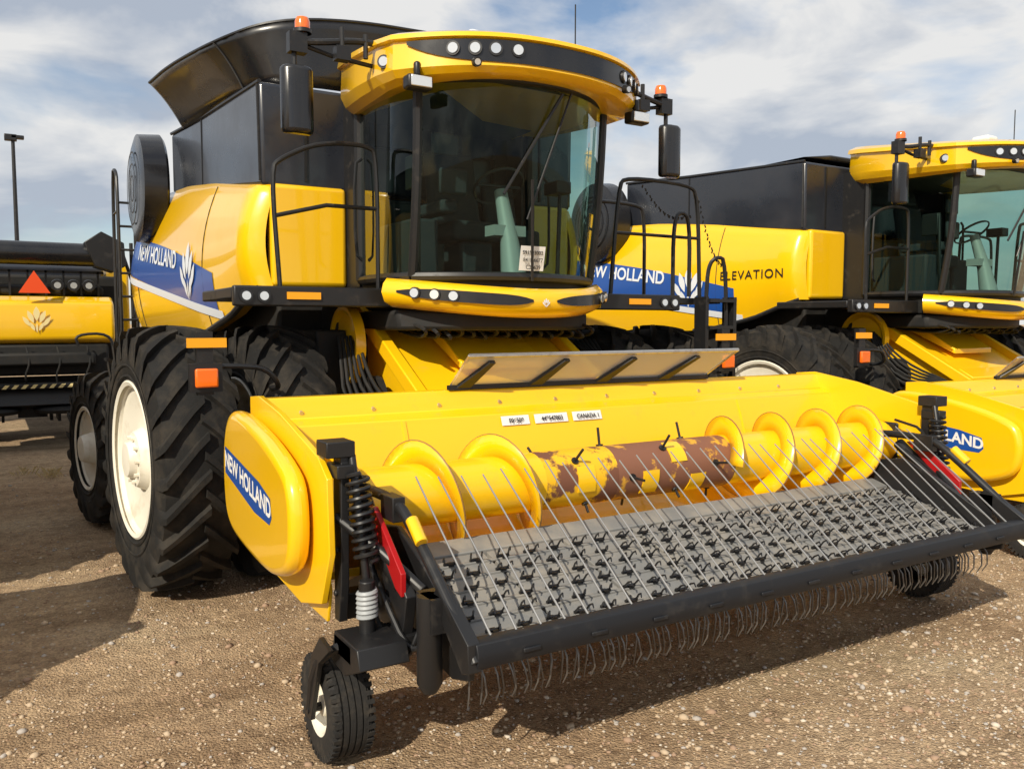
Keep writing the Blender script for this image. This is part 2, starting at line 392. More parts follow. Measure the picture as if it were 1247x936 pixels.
for sx in(-1,1):
    x=CX+sx*.93; gs.append(g_box(x-.09,x+.09,5.16,5.26,3.49,3.58)); gs.append(g_box(x-.02,x+.02,5.2,5.25,3.58,3.68)); gl.append(g_box(x-.075,x+.075,5.145,5.16,3.50,3.57))
obj('work_lamps',gs,BLM,bevel=.015); obj('work_lamp_lenses',gl,LENS,bevel=.005)
obj('position_receiver',[g_box(2.90,3.10,5.35,5.55,3.95,4.02)],WHT,bevel=.03,seg=3)
obj('roof_antenna',[g_tube([(4.05,5.7,4.0),(4.05,5.7,4.5)],.006,6),g_cyl((4.05,5.7,3.94),(4.05,5.7,4.04),.02,8)],BLM)
gb=[];gm=[];ga=[]
gb+= [g_tube(chaikin([(2.42,5.62,3.86),(2.2,5.60,3.88),(1.9,5.62,3.82),(1.74,5.66,3.82)],2),.022,8),g_tube([(2.42,5.7,3.74),(2.0,5.66,3.76),(1.80,5.66,3.80)],.016,8),g_tube([(1.74,5.66,3.88),(1.74,5.66,3.26)],.018,8),g_tube([(2.05,5.6,3.76),(2.05,5.6,3.94)],.018,8),g_tube([(2.22,5.6,3.76),(2.22,5.6,3.92)],.018,8)]
gb+= [g_box(1.70,1.82,5.62,5.70,3.74,3.87),g_box(2.0,2.10,5.56,5.64,3.72,3.81)]
m1=[]
for a,b in((-.11,0),(-.10,.03),(.10,.03),(.11,0),(.10,-.05),(.04,-.08),(-.04,-.08),(-.10,-.05)):
    m1.append((1.74+a,5.62+b))
gm.append(g_prism('z',m1,3.20,3.64)); 
ga.append(g_lathe([(0,.050),(.05,.050),(.075,.04),(.085,0)],(1.80,5.66,3.90),'z',20)); gb.append(g_lathe([(0,.06),(.025,.06),(.03,.0)],(1.80,5.66,3.875),'z',20))
obj('mirror_arms',both(gb),BLM); obj('mirrors',both(gm),BLK,bevel=.03,seg=3); obj('beacons',both(ga),AMB)
obj('wiper',[g_tube([ws(-.35,.42,.03),ws(.18,.95,.05)],.012,6),g_tube([ws(-.1,.30,.025),ws(.30,.97,.035)],.009,6),g_tube([ws(.0,-.02,.05),ws(-.1,.5,.05)],.012,6)],BLM)
obj('windshield_notice',[g_poly([ws(-.13,.035,.012),ws(.14,.035,.012),ws(.14,.165,.012),ws(-.13,.165,.012)])],WHT,smooth=False)
tx=[]
for k,tt in enumerate(('S91593002','841E 6677','C20639')):
    tx.append(g_text(tt,.040,lambda x,y,k=k:(CX+.003+x,5.25,2.465-k*.053+y),bold=.0006))
obj('notice_text',tx,BLM,smooth=False)
obj('seat',[g_box(3.13,3.61,6.05,6.5,2.62,2.78),g_prism('x',[(6.42,2.7),(6.55,2.7),(6.68,3.38),(6.58,3.42)],3.14,3.60),g_prism('x',[(6.55,3.42),(6.68,3.42),(6.70,3.60),(6.60,3.6)],3.24,3.5),g_box(3.22,3.52,6.1,6.45,2.3,2.62)],SEAT,bevel=.04,seg=3)
obj('arm_console',[g_box(2.92,3.06,5.85,6.4,2.80,2.9),g_box(2.70,2.92,5.9,6.7,2.3,2.75),g_box(2.86,3.10,5.75,5.80,2.92,3.12)],SEAT,bevel=.03)
st=[g_tube([(CX+.02,5.55,2.3),(CX+.02,5.62,2.6),(CX+.02,5.75,2.98)],[.10,.07,.05],12),g_box(CX-.12,CX+.16,5.6,5.75,2.62,2.70)]
obj('steering_column',st,GRYP)
V,F=g_lathe([(0.0,.19),(.014,.2),(.0,.21),(-.014,.2),(0,.19)],(0,0,0),'z',32)
rot=Matrix.Rotation(-.6,4,'X'); V=[tuple(rot@Vector(v)+Vector((CX+.02,5.78,3.02))) for v in V]
obj('steering_wheel',[(V,F),g_tube([(CX-.17,5.78,3.02),(CX+.21,5.78,3.02)],.014,6)],BLM)
obj('cab_monitors',[g_box(2.66,2.70,5.75,5.95,2.95,3.2),g_box(2.78,3.0,5.72,5.75,3.2,3.36),g_tube([(2.65,5.7,2.3),(2.68,5.75,3.2)],.02,6),g_tube([(3.95,5.8,2.3),(3.98,5.8,3.1)],.02,6),g_box(3.88,4.02,5.7,5.9,3.0,3.1)],BLM,bevel=.01)
obj('instructor_seat',[g_box(3.72,4.05,6.2,6.6,2.3,2.75),g_prism('x',[(6.55,2.7),(6.65,2.7),(6.72,3.2),(6.66,3.2)],3.72,4.05)],SEAT,bevel=.03)

# ----- platforms
gs=[g_box(1.36,2.50,5.93,6.9,2.12,2.20),g_box(1.36,2.52,5.86,5.93,2.07,2.21)]
obj('platforms',both(gs),BLM,bevel=.012)
gl=[];gr=[]
for xx in(1.44,1.56):
    gl.append(g_cyl((xx,5.86,2.14),(xx,5.838,2.14),.030,16)); gr.append(g_cyl((xx,5.86,2.14),(xx,5.845,2.14),.046,16))
obj('platform_lamps',both(gl),LENS); obj('platform_lamp_rings',both(gr),BLK)
obj('platform_reflectors',both([g_box(1.72,1.96,5.845,5.858,2.12,2.17)]),AMBS)
r=.017
gs=[g_tube(chaikin([(1.70,5.95,2.2),(1.65,5.95,3.02),(1.72,5.95,3.10),(2.0,5.96,3.24),(2.38,5.96,3.26),(2.44,5.96,3.18),(2.44,5.96,2.2)],2),r,8),
    g_tube([(1.67,5.95,2.70),(2.05,5.96,2.80),(2.44,5.96,2.80)],r*.9,8)]
obj('platform_handrail',gs,BLM)
gs=[]
def rail(pts,rr=.019): gs.append(g_tube(chaikin(pts,2),rr,8))
rail([(4.62,5.95,2.2),(4.70,5.95,3.15),(4.78,5.95,3.24),(5.55,5.97,3.24),(5.66,5.97,3.15),(5.70,5.97,2.2)])
rail([(4.66,5.95,2.75),(5.68,5.97,2.75)],.015)
rail([(5.0,6.9,2.2),(5.0,6.9,3.1),(5.08,6.9,3.18),(5.7,6.9,3.18),(5.8,6.9,3.1),(5.8,6.9,2.2)])
rail([(5.72,5.9,2.2),(5.74,5.9,2.50),(5.8,5.85,2.58),(5.92,5.85,2.55),(5.95,5.85,1.4)])
rail([(5.3,5.9,2.2),(5.3,5.9,2.9),(5.4,5.9,2.98),(5.5,5.9,2.9),(5.5,5.9,2.2)])
gs.append(g_box(4.2,5.95,5.95,6.85,2.14,2.19))
gs.append(g_box(5.62,5.66,5.80,5.95,1.35,2.2)); gs.append(g_box(5.98,6.02,5.80,5.95,1.35,2.2))
for z in(1.4,1.65,1.9,2.15): gs.append(g_box(5.66,5.98,5.78,5.96,z,z+.03))
obj('access_ladder',gs,BLM)
gs=[]
for (a,b) in(((5.66,5.95,3.1),(5.9,5.87,2.5)),((5.02,6.0,3.2),(5.5,5.9,2.95))):
    a,b=Vector(a),Vector(b)
    for k in range(22):
        t=k/21; p=a.lerp(b,t); p.z-=.12*math.sin(PI*t); q=p+Vector((.012,0,-.026)) if k%2 else p+Vector((0,.012,-.026))
        gs.append(g_tube([p,q],.007,5))
obj('safety_chain',gs,BLM)

# ----- wheels
ST=.10
WC=[((1.04,6.63,.97),.56,'outer'),((1.76,6.63,.97),.50,'inner')]
for c,w,nm in WC:
    for s in(-1,1):
        cc=c if s<0 else (2*CX-c[0],c[1],c[2])
        ag_tire('front_tire_'+nm,cc,.97,w,.545,24,steer=ST)
        rim('front_rim_'+nm,cc,w,.545,s,deep=.06 if nm=='outer' else .2,steer=ST,e_=.46)
obj('front_axle',[g_cyl((1.0,6.63,.97),(5.72,6.63,.97),.14,20),g_box(2.2,4.52,6.35,6.95,.75,1.3),g_box(2.1,2.35,6.4,7.0,.7,1.9),g_box(4.37,4.62,6.4,7.0,.7,1.9)],DRK,bevel=.02)
for s in(-1,1):
    cc=(.90 if s<0 else 2*CX-.90,9.11,.745)
    ag_tire('rear_tire',cc,.745,.50,.38,20,lug=.04,steer=.16); rim('rear_rim',cc,.50,.38,s,deep=.05,steer=.16,e_=.45)
obj('rear_axle',[g_box(1.0,5.7,9.0,9.22,.65,.85),g_box(2.6,4.1,8.9,9.3,.8,1.4)],DRK,bevel=.02)
gs=[g_box(2.0,2.2,7.0,11.5,1.0,1.25),g_box(4.52,4.72,7.0,11.5,1.0,1.25),g_box(1.8,2.0,7.8,8.6,1.15,1.85),g_box(1.85,2.1,9.7,10.6,1.1,1.8)]
for k in range(9):
    y=7.3+k*.45; gs.append(g_tube(chaikin([(1.93,y,1.9),(1.85,y+.1,1.6),(1.9,y+.35,1.35),(1.96,y+.5,1.8)],2),.02,6))
for (y,z,rr) in((7.9,1.55,.22),(8.9,1.6,.16),(10.1,1.5,.2),(7.3,1.3,.16)):
    gs.append(g_lathe([(-.05,0),(-.05,rr*.8),(-.03,rr),(.03,rr),(.05,rr*.8),(.05,0)],(1.86,y,z),'x',28))
obj('chassis_drives',both(gs),DRK)
obj('drive_pulley',[g_lathe([(-.06,0),(-.06,.06),(-.03,.08),(-.02,.24),(-.05,.28),(-.05,.31),(.03,.31),(.03,0)],(2.38,6.45,1.78),'x',36)],YEL)
gs=[g_prism('x',[(6.75,2.02),(6.62,2.04),(4.72,.98),(4.60,.80),(4.60,.42),(4.9,.35),(6.75,1.15)],2.60,4.16)]
obj('feeder_house',gs,YELD,bevel=.02)
gs=[g_prism('x',[(6.75,2.10),(6.6,2.12),(4.72,1.07),(4.72,.94),(6.6,1.98),(6.75,1.98)],x,x+.09) for x in(2.51,4.16)]
gs+=[g_prism('x',[(6.3,1.87),(6.2,1.95),(5.7,1.66),(5.7,1.60)],3.0,3.75),g_prism('x',[(5.5,1.43),(5.46,1.45),(5.3,1.36),(5.3,1.30)],2.7,4.1)]
obj('feeder_side_rails',gs,YELD,bevel=.01)
gs=[]
for x in(2.46,4.34):
    gs.append(g_cyl((x,6.5,1.2),(x,5.1,.62),.045,12)); gs.append(g_lathe([(-.03,0),(-.03,.12),(.03,.12),(.03,0)],(x,5.1,.85),'x',20)); gs.append(g_lathe([(-.03,0),(-.03,.2),(.03,.2),(.03,0)],(x,6.1,1.35),'x',24))
for k in range(6):
    gs.append(g_tube(chaikin([(4.45+.05*k,6.3,1.8),(4.4+.05*k,5.7,1.55-.05*k),(4.45,5.2,1.4),(4.5-.1*k,4.85,1.15)],2),.016,6))
    gs.append(g_tube(chaikin([(2.4-.03*k,6.3,1.85),(2.35-.04*k,5.9,1.5-.05*k),(2.35,5.3,1.3),(2.3-.1*k,4.9,1.1)],2),.014,6))
obj('feeder_hydraulics',gs,DRK)
gs=[g_tube(chaikin([(1.62,6.0,1.50),(1.60,5.62,1.52),(1.50,5.58,1.66),(1.30,5.56,1.68),(1.12,5.56,1.68)],2),.018,8),g_box(1.00,1.20,5.52,5.56,1.52,1.70),g_box(1.05,1.15,5.54,5.60,1.50,1.9),g_tube([(1.62,6.0,1.5),(1.9,6.5,1.5)],.03,8)]
obj('marker_lamp_arms',both(gs),BLM)
obj('marker_lamps',both([g_box(1.03,1.17,5.485,5.52,1.55,1.67)]),AMB,bevel=.012)
obj('marker_tapes',both([g_box(.99,1.23,5.52,5.535,1.80,1.86)]),AMBS)
c1_children=[o for o in COL.objects if o.parent==combine_main]

# ================================================================== HEADER
header=empty('pickup_header',(3.44,4.0,0))
HX=3.44
def hm(g): return [(2*HX-v[0],v[1],v[2]) for v in g[0]],[tuple(reversed(f)) for f in g[1]]
def hb(gs): return list(gs)+[hm(g) for g in gs]
XL,XR=1.20,5.68
prof=[(4.74,1.46),(4.72,1.54),(4.58,1.545),(4.555,1.50),(4.53,1.43),(4.44,1.40),(4.40,1.30),(4.34,1.12),(4.28,.95),(4.18,.82),(4.02,.745),(3.88,.745),(3.74,.80)]
obj('back_sheet',[g_prism('x',prof+[(3.74,.76),(3.88,.70),(4.04,.70),(4.22,.78),(4.34,.93),(4.5,1.30),(4.70,1.38)],XL,XR)],YELD,bevel=.006,sharp=.5)
obj('rear_frame',[g_box(1.3,5.58,4.75,4.82,.62,.78)]+[g_box(x,x+.08,4.56,4.78,.70,1.30) for x in(1.3,1.95,2.45,4.3,4.9,5.5)],YELD,bevel=.01)
obj('sheet_seams',[g_prism('x',[(4.45,1.39),(4.40,1.28),(4.345,1.11),(4.33,1.11),(4.385,1.29),(4.43,1.395)],x,x+.02) for x in(1.95,4.62)],YELD)
gs=[]
for x in np.arange(1.4,5.6,.42): gs.append(g_cyl((x,4.548,1.465),(x,4.532,1.46),.012,8))
obj('sheet_bolts',gs,STL)
endp=[(4.78,1.545),(4.60,1.56),(4.2,1.50),(3.62,1.36),(3.50,1.28),(3.48,.95),(3.60,.70),(3.9,.62),(4.5,.66),(4.78,.8)]
obj('end_sheets',hb([g_prism('x',endp,1.185,1.215)]),YELD,bevel=.004)
shp=[(4.86,1.46),(4.66,1.48),(4.2,1.42),(3.80,1.31),(3.68,1.22),(3.65,1.02),(3.70,.84),(3.88,.76),(4.12,.72),(4.7,.76),(4.9,.82),(4.98,.95),(4.99,1.25)]
sh=chaikin([(a,b,0) for a,b in shp],2,closed=True); sh=[(p.x,p.y) for p in sh]
obj('end_shields',hb([g_prism('x',sh,1.07,1.17)]),YEL,bevel=.045,seg=4)
def dec(x,y,off=1.0685): return (off,4.38-x,1.12+y)
obj('shield_stripe_decal',[g_poly([dec(-.52,.14),dec(-.52,-.01),dec(.1,-.12),dec(.38,-.13),dec(.42,-.09),dec(.40,-.0),dec(.2,.05)])],BLU,smooth=False)
obj('shield_text',[g_text('NEW HOLLAND',.125,lambda x,y:(1.0665,4.43-x*1.02,1.125+y-.14*x),bold=.004)],WHT,smooth=False)
def dp(u,v,o=0): return Vector((2.34+2.10*u+.03*v+.12*u*v,4.60-.2*v-o,1.56+.20*v-o))
obj('deflector_panel',[g_grid(lambda u,v:dp(u,v),6,2)],PLX,smooth=False)
gs=[g_tube([dp(0,1),dp(1,1)],.013,6),g_tube([dp(0,.0),dp(0,1)],.009,4),g_tube([dp(1,.0),dp(1,1)],.009,4)]
obj('deflector_frame',gs,STL)
gs=[]
for u in(.01,.26,.51,.77): 
    def q(a,v,o): 
        p=dp(u,v); return (p.x+a,p.y-o,p.z-o)
    gs.append(([q(.0,.02,.004),q(.10,.02,.004),q(.17,.86,.004),(q(.13,.86,.004)),q(.0,.02,.02),q(.10,.02,.02),q(.17,.86,.02),q(.13,.86,.02)],[(0,1,2,3),(4,5,6,7),(0,1,5,4),(1,2,6,5),(2,3,7,6),(3,0,4,7)]))
gs.append(g_box(2.32,4.46,4.565,4.595,1.547,1.575))
obj('deflector_brackets',gs,BLM)
gs=[];tx=[]
for x0,w_,t in((2.60,.20,'F06508'),(2.84,.25,'449547003'),(3.13,.23,'CANADA 1')):
    gs.append(g_poly([(x0,4.402,1.33),(x0+w_,4.402,1.33),(x0+w_,4.424,1.385),(x0,4.424,1.385)]))
    tx.append(g_text(t,.036,lambda x,y,x0=x0,w_=w_:(x0+w_/2+x,4.400+y*.4,1.357+y),bold=.001))
obj('header_labels',gs,WHT,smooth=False); obj('header_label_text',tx,BLM,smooth=False)
AY,AZ=3.98,1.06; TR=.165; FR=.285
obj('auger_tube',[g_lathe([(0,0),(0,TR),(1.30,TR),(1.30,0)],(1.24,AY,AZ),'x',32),g_lathe([(0,0),(0,TR),(1.66,TR),(1.66,0)],(3.98,AY,AZ),'x',32)],YELD)
obj('auger_centre_tube',[g_lathe([(0,TR),(.50,TR)],(2.54,AY,AZ),'x',32)],RUST)
obj('auger_rusted_tube',[g_lathe([(0,TR),(.94,TR)],(3.04,AY,AZ),'x',32)],RUST2)
obj('auger_patch_covers',[g_lathe([(0,TR),(.0,TR+.006),(.12,TR+.006),(.12,TR)],(x,AY,AZ),'x',10,a,a+.9) for x,a in((2.75,2.6),(3.22,3.0),(3.6,3.3),(3.45,1.9))],YELD)
def helix(x0,x1,pitch,hand,ph0=0,r0=TR-.005,r1=FR):
    n=int(abs(x1-x0)/pitch*36); V=[];F=[]
    for i in range(n+1):
        x=x0+(x1-x0)*i/n; a=ph0+hand*2*PI*(x-x0)/pitch; c_,s_=math.cos(a),math.sin(a)
        V+= [(x,AY+r0*c_,AZ+r0*s_),(x,AY+r1*c_,AZ+r1*s_)]
    F=[(2*i,2*i+1,2*i+3,2*i+2) for i in range(n)]
    return V,F
o=obj('auger_flighting',[helix(1.26,2.62,.46,1,0),helix(3.92,5.64,.46,-1,PI)],YEL,sharp=1.5); md=o.modifiers.new('s','SOLIDIFY'); md.thickness=.008; md.offset=0
def edge(x0,x1,pitch,hand,ph0):
    n=int(abs(x1-x0)/pitch*36)
    return g_tube([(x0+(x1-x0)*i/n,AY+FR*math.cos(ph0+hand*2*PI*((x1-x0)*i/n)/pitch),AZ+FR*math.sin(ph0+hand*2*PI*((x1-x0)*i/n)/pitch)) for i in range(n+1)],.005,5)
obj('flighting_worn_edge',[edge(1.26,2.62,.46,1,0),edge(3.92,5.64,.46,-1,PI)],mat('worn_flight_edge',(.30,.16,.04),.5))
gs=[]
for k in range(14):
    x=2.66+k*.095; a=(k%4)*PI/2+.6+k*.2; L_=.11 if math.sin(a)>-.2 else .06
    d=Vector((0,math.cos(a),math.sin(a))); p=Vector((x,AY,AZ)); gs.append(g_cyl(p+d*TR*.9,p+d*(TR+L_),.008,8)); gs.append(g_cyl(p+d*TR*.95,p+d*(TR+.010),.022,10))
obj('auger_fingers',gs,BLM)
obj('auger_bearings',[g_box(1.215,1.245,AY-.16,AY+.16,AZ-.16,AZ+.16),g_box(5.635,5.665,AY-.16,AY+.16,AZ-.16,AZ+.16)],BLM,bevel=.02)
# ----- pickup deck
X0,X1=1.58,5.32
ZB,SL=.805,.245
def dz(y): return ZB-(3.64-y)*SL
obj('transfer_deck',[g_prism('x',[(3.80,.85),(3.665,.812),(3.665,.77),(3.80,.80)],X0,X1)],GRY,bevel=.004)
gs=[]; nb=8; bw=(X1-X0)/nb
for k in range(nb):
    a=X0+k*bw+.010; b=X0+(k+1)*bw-.010
    loop=[(3.645,dz(3.645)),(2.99,dz(2.99)),(2.93,.620),(2.91,.585),(2.93,.55),(2.98,.535),(3.62,.68)]
    gs.append(g_prism('x',loop,a,b))
obj('pickup_belts',gs,GRY,bevel=.004)
rows=[3.56,3.45,3.34,3.23,3.12,3.01]
obj('belt_slats',[g_box(X0+.01,X1-.01,y-.013,y+.013,dz(y)-.004,dz(y)+.008) for y in rows],GRY,bevel=.003)
def tine(x,y,z,dy,dzz,lean,L=.16,r=.005,hw=.024,curl=-.022):
    g=[]
    for sx in(-1,1):
        p0=Vector((x+sx*hw,y,z)); d=Vector((lean,dy,dzz)).normalized()
        pts=[p0,p0+d*L*.45+Vector((0,0,.010)),p0+d*L*.8+Vector((0,0,.004)),p0+d*L+Vector((0,.004,curl))]
        g.append(g_tube(pts,[r,r*.95,r*.85,r*.6],5))
    g.append(g_tube([(x-hw-.004,y,z),(x+hw+.004,y,z)],.009,6))
    return g
gs=[]; gc=[]
nx=24
for ri,y in enumerate(rows):
    for k in range(nx):
        x=X0+.08+(X1-X0-.16)*(k+(.5 if ri%2 else 0))/nx
        gs+=tine(x+random.uniform(-.006,.006),y,dz(y)+.014,-.62,.42+random.uniform(-.08,.08),-.25+random.uniform(-.12,.12),.115,.0052,.030)
        gc.append(g_box(x-.014,x+.014,y-.018,y+.020,dz(y)+.004,dz(y)+.018))
obj('pickup_tines',gs,TIN,recalc=False,sharp=1.2)
obj('tine_clips',gc,BLM)
gs=[]
for (yy_,zz_,dy,dd,L_,n_) in((2.91,.60,-.40,-.75,.17,28),(3.0,.545,-.15,-.9,.17,26)):
    for k in range(n_):
        x=X0+.06+(X1-X0-.12)*(k+random.uniform(-.12,.12))/n_
        p=Vector((x,yy_,zz_)); l=random.uniform(-.03,.03)
        for sx in(-.03,.03):
            gs.append(g_tube([p+Vector((sx,0,0)),p+Vector((sx+l*.4,dy*L_*.7,-L_*.35)),p+Vector((sx+l,dy*L_*.8,-L_*.75)),p+Vector((sx+l,dy*L_*.35,-L_*1.05))],[.0048,.0048,.0044,.003],5))
obj('hanging_tines',gs,TIN2,recalc=False,sharp=1.2)
obj('pickup_frame',[g_box(X0-.02,X1+.02,3.55,3.62,.60,.70),g_cyl((X0,2.975,.59),(X1,2.975,.59),.045,16)],BLM,bevel=.008)
spl=[(3.80,.98),(3.55,1.02),(3.30,.92),(2.95,.73),(2.84,.64),(2.86,.54),(3.0,.50),(3.35,.55),(3.75,.70)]
obj('pickup_side_plates',hb([g_prism('x',spl,1.53,1.56)]),BLM,bevel=.006)
arm=[(1.47,4.12,1.13),(1.47,3.75,1.17),(1.47,3.42,1.17),(1.48,3.28,1.10),(1.49,2.80,.74),(1.50,2.74,.66)]
obj('windguard_arms',hb([g_tube(chaikin(arm,2),.026,10),g_box(1.44,1.50,3.38,3.52,1.08,1.19),g_prism('x',[(3.0,.90),(2.74,.74),(2.73,.63),(2.79,.61),(3.05,.84)],1.465,1.52)]),BLM,bevel=.004)
obj('windguard_bar',[g_prism('x',[(2.82,.735),(2.76,.742),(2.735,.735),(2.722,.70),(2.722,.66),(2.735,.636),(2.76,.63),(2.77,.66),(2.775,.70),(2.82,.715)],1.50,5.38)]+[g_box(x,x+.08,2.712,2.7215,.672,.690) for x in np.arange(1.7,5.3,.33)],BAR,bevel=.004)
gs=[]
nr=32
for k in range(nr):
    x=1.60+(5.25-1.60)*k/(nr-1); j=random.uniform(-.015,.015)
    gs.append(g_tube([(x,2.80,.735),(x+j*.3,3.0,.885),(x+j,3.50+random.uniform(-.03,.03),1.25+random.uniform(-.02,.02))],[.0052,.0048,.004],6))
obj('windguard_rods',gs,ROD)
# ----- side suspension assembly
gs=[g_prism('x',[(3.60,1.42),(3.52,1.43),(3.50,1.36),(3.52,.80),(3.55,.62),(3.61,.62)],1.25,1.29),g_box(1.18,1.31,3.48,3.62,1.37,1.44),g_box(1.22,1.30,3.46,3.60,1.28,1.34),
    g_cyl((1.30,3.50,1.38),(1.32,3.38,.80),.018,10),g_cyl((1.40,3.70,1.10),(1.45,3.30,.82),.04,14),
    g_box(1.18,1.50,3.22,3.42,.55,.63),g_prism('x',[(3.42,.64),(3.15,.64),(3.12,.56),(3.3,.48),(3.46,.5)],1.18,1.40),
    g_cyl((1.30,3.34,.60),(1.30,3.34,.86),.035,14),g_tube([(1.24,3.55,1.1),(1.40,3.4,.95),(1.50,3.2,.82)],.025,8),
    g_prism('x',[(3.9,.95),(3.3,.90),(3.2,.80),(3.25,.60),(3.9,.66)],1.42,1.47),
    g_box(1.30,1.5,3.62,3.72,.6,.72)]
for (z,y) in((1.30,3.52),(1.1,3.53),(.95,3.53),(.75,3.55)): gs.append(g_cyl((1.235,y+.02,z),(1.25,y+.02,z),.015,8))
obj('suspension_frame',hb(gs),BLM,bevel=.005)
def coil(p,q,r,turns,wr,n=14):
    p,q=Vector(p),Vector(q); t=(q-p); L_=t.length; t.normalize(); u=t.cross(Vector((1,0,0))).normalized(); w=t.cross(u)
    return g_tube([p+t*L_*i/(turns*n)+(u*math.cos(2*PI*i/n)+w*math.sin(2*PI*i/n))*r for i in range(turns*n+1)],wr,6)
obj('suspension_springs',hb([coil((1.31,3.47,1.30),(1.33,3.41,.92),.048,11,.010)]),BLM)
obj('boot_springs',hb([coil((1.30,3.34,.70),(1.30,3.34,.82),.036,6,.012)]),GRYP)
obj('frame_yellow_brackets',hb([g_prism('x',[(3.95,.80),(3.66,.92),(3.60,.75),(3.64,.60),(3.95,.6)],1.225,1.24),g_cyl((1.47,3.25,1.12),(1.47,3.15,1.04),.028,12)]),YEL,bevel=.004)
obj('red_reflector_plates',hb([g_prism('x',[(3.62,1.12),(3.52,1.13),(3.22,.90),(3.22,.80),(3.28,.82)],1.405,1.43)]),RED,bevel=.003)
obj('side_struts',hb([g_tube([(1.44,3.02,.86),(1.44,3.02,.50),(1.44,3.02,.46)],[.050,.053,.03],16),g_box(1.42,1.52,2.95,3.1,.72,.86),g_tube(chaikin([(1.42,3.7,.95),(1.38,3.4,.80),(1.42,3.15,.55),(1.5,3.1,.7)],2),.013,8),g_tube(chaikin([(1.42,3.7,.99),(1.35,3.45,.72),(1.40,3.2,.48),(1.5,3.2,.7)],2),.010,8),g_tube(chaikin([(1.3,3.8,1.25),(1.34,3.5,1.2),(1.38,3.5,.8),(1.45,3.3,.7)],2),.010,8)]),BLM)
GT=mat('gauge_tyre_rubber',(.022,.021,.020),.8,var=(9,(.07,.058,.044),.48,.8,.1),bump=(60,.3,.01),spec=.3)
def gw(s):
    c=(1.25 if s<0 else 2*HX-1.25,3.60,.235)
    R=.235;w=.20
    pr=[(-.38*w,.12),(-.47*w,.135),(-.5*w,.175),(-.46*w,.215),(-.36*w,R-.004)]
    for k in range(5):
        a=-.30*w+k*.15*w; pr+= [(a-.011,R),(a+.004,R),(a+.006,R-.009),(a+.011,R-.009),(a+.013,R)]
    pr+= [(.36*w,R-.004),(.46*w,.215),(.5*w,.175),(.47*w,.135),(.38*w,.12)]
    gs=[g_lathe(pr,c,'x',48)]
    for k in range(40):
        for q in(-1,1):
            a=2*PI*k/40; V,F=g_box(q*.30*w if q>0 else -.47*w,.47*w if q>0 else -.30*w,-.010,.010,R-.03,R+.003)
            gs.append(([(c[0]+v[0],c[1]+v[1]*math.cos(a)-v[2]*math.sin(a),c[2]+v[1]*math.sin(a)+v[2]*math.cos(a)) for v in V],F))
    t=obj('gauge_tire',gs,GT)
    P=[(s*.44*w,.12),(s*.46*w,.13),(s*.42*w,.115),(s*.22*w,.105),(s*.18*w,.05),(s*.36*w,.045),(s*.38*w,0)]
    r_=obj('gauge_rim',[g_lathe(P,c,'x',32)],RIM)
    x=c[0]; f=obj('gauge_fork',[g_tube(chaikin([(x+s*.12,3.60,.235),(x+s*.13,3.52,.45),(x+s*.10,3.40,.56),(x,3.36,.60)],1),.022,8),g_cyl((x+s*.14,3.60,.235),(x-s*.1,3.6,.235),.02,10),
        g_prism('x',[(3.64,.20),(3.56,.20),(3.44,.50),(3.30,.60),(3.42,.62),(3.54,.5)],x+s*.115,x+s*.135)],BLM)
    return [t,r_,f]
gws=gw(-1)+gw(1)
hdr_children=[o for o in COL.objects if o.parent==header]

# ================================================================== copies
def copyset(name,src_empty,children,off,skip=(),wh=()):
    e=bpy.data.objects.new(name,None); e.location=src_empty.location+Vector(off); COL.objects.link(e)
    for o in children:
        if o.name.split('.')[0] in skip: continue
        c=o.copy(); COL.objects.link(c); c.parent=e; c.matrix_parent_inverse=o.matrix_parent_inverse.copy()
        if o in wh: c.location.z-=off[2]
    return e
C2=6.45
SK=('tank_extension_flaps','tank_rear_flap','flap_ribs','windshield_notice','notice_text')
c2=copyset('combine_harvester.001',combine_main,c1_children,(C2,0,0),skip=SK)
PAR=(c2,Matrix.Translation(combine_main.location).inverted())
obj('model_text_decal',[g_text('ELEVATION',.155,lambda x,y:shellX(7.58-x*1.1,2.56+y,.014),space=1.15,bold=.001)],BLM)
obj('tank_cover_closed',[g_prism('y',[(1.9,3.95),(2.4,4.02),(4.3,4.02),(4.8,3.95)],7.0,10.1)],BLK,bevel=.02)
h2=copyset('pickup_header.001',header,hdr_children,(6.05,.05,-.14),wh=gws)
# unseen combine and header, added left of the frame to shade the ground there
c0=copyset('combine_harvester.003',combine_main,c1_children,(-6.6,1.2,0),skip=SK)
h0=copyset('pickup_header.002',header,hdr_children,(-6.6,1.2,0))

# ================================================================== third machine, seen from the rear
c3=empty('combine_harvester.002',(.45,18,0))
obj('rear_hood',[g_prism('x',[(15.0,1.70),(14.98,1.95),(15.05,2.28),(15.25,2.38),(16.0,2.40),(16.0,1.66),(15.1,1.64)],-.72,1.60)],YEL,bevel=.05,seg=3)
obj('leaf_emblem',g_leaf(lambda x,y:(.50+x,14.965,2.02+y),.30),GOLD)
obj('rear_hood_lower',[g_box(-.6,1.5,15.05,16.0,1.15,1.63),g_box(-.45,1.3,14.9,15.2,1.30,1.50)],DRK,bevel=.04)
obj('body_core',[g_box(-.9,1.8,15.9,20.5,1.1,2.75),g_box(-.7,1.5,15.5,16.2,2.40,2.56)],DRK,bevel=.05)
obj('side_shell',[g_box(1.75,1.95,16.0,20.5,1.8,3.0),g_box(-1.05,-.85,16.0,20.5,1.8,3.0)],YEL,bevel=.05)
obj('grain_tank_body',[g_box(-.8,1.7,17.5,21,2.7,3.0)],TANK,bevel=.05)
gs=[g_box(x,x+.03,15.42,15.5,2.4,2.80) for x in np.arange(-.6,1.5,.25)]+[g_box(-.65,1.5,15.42,15.5,2.76,2.80)]
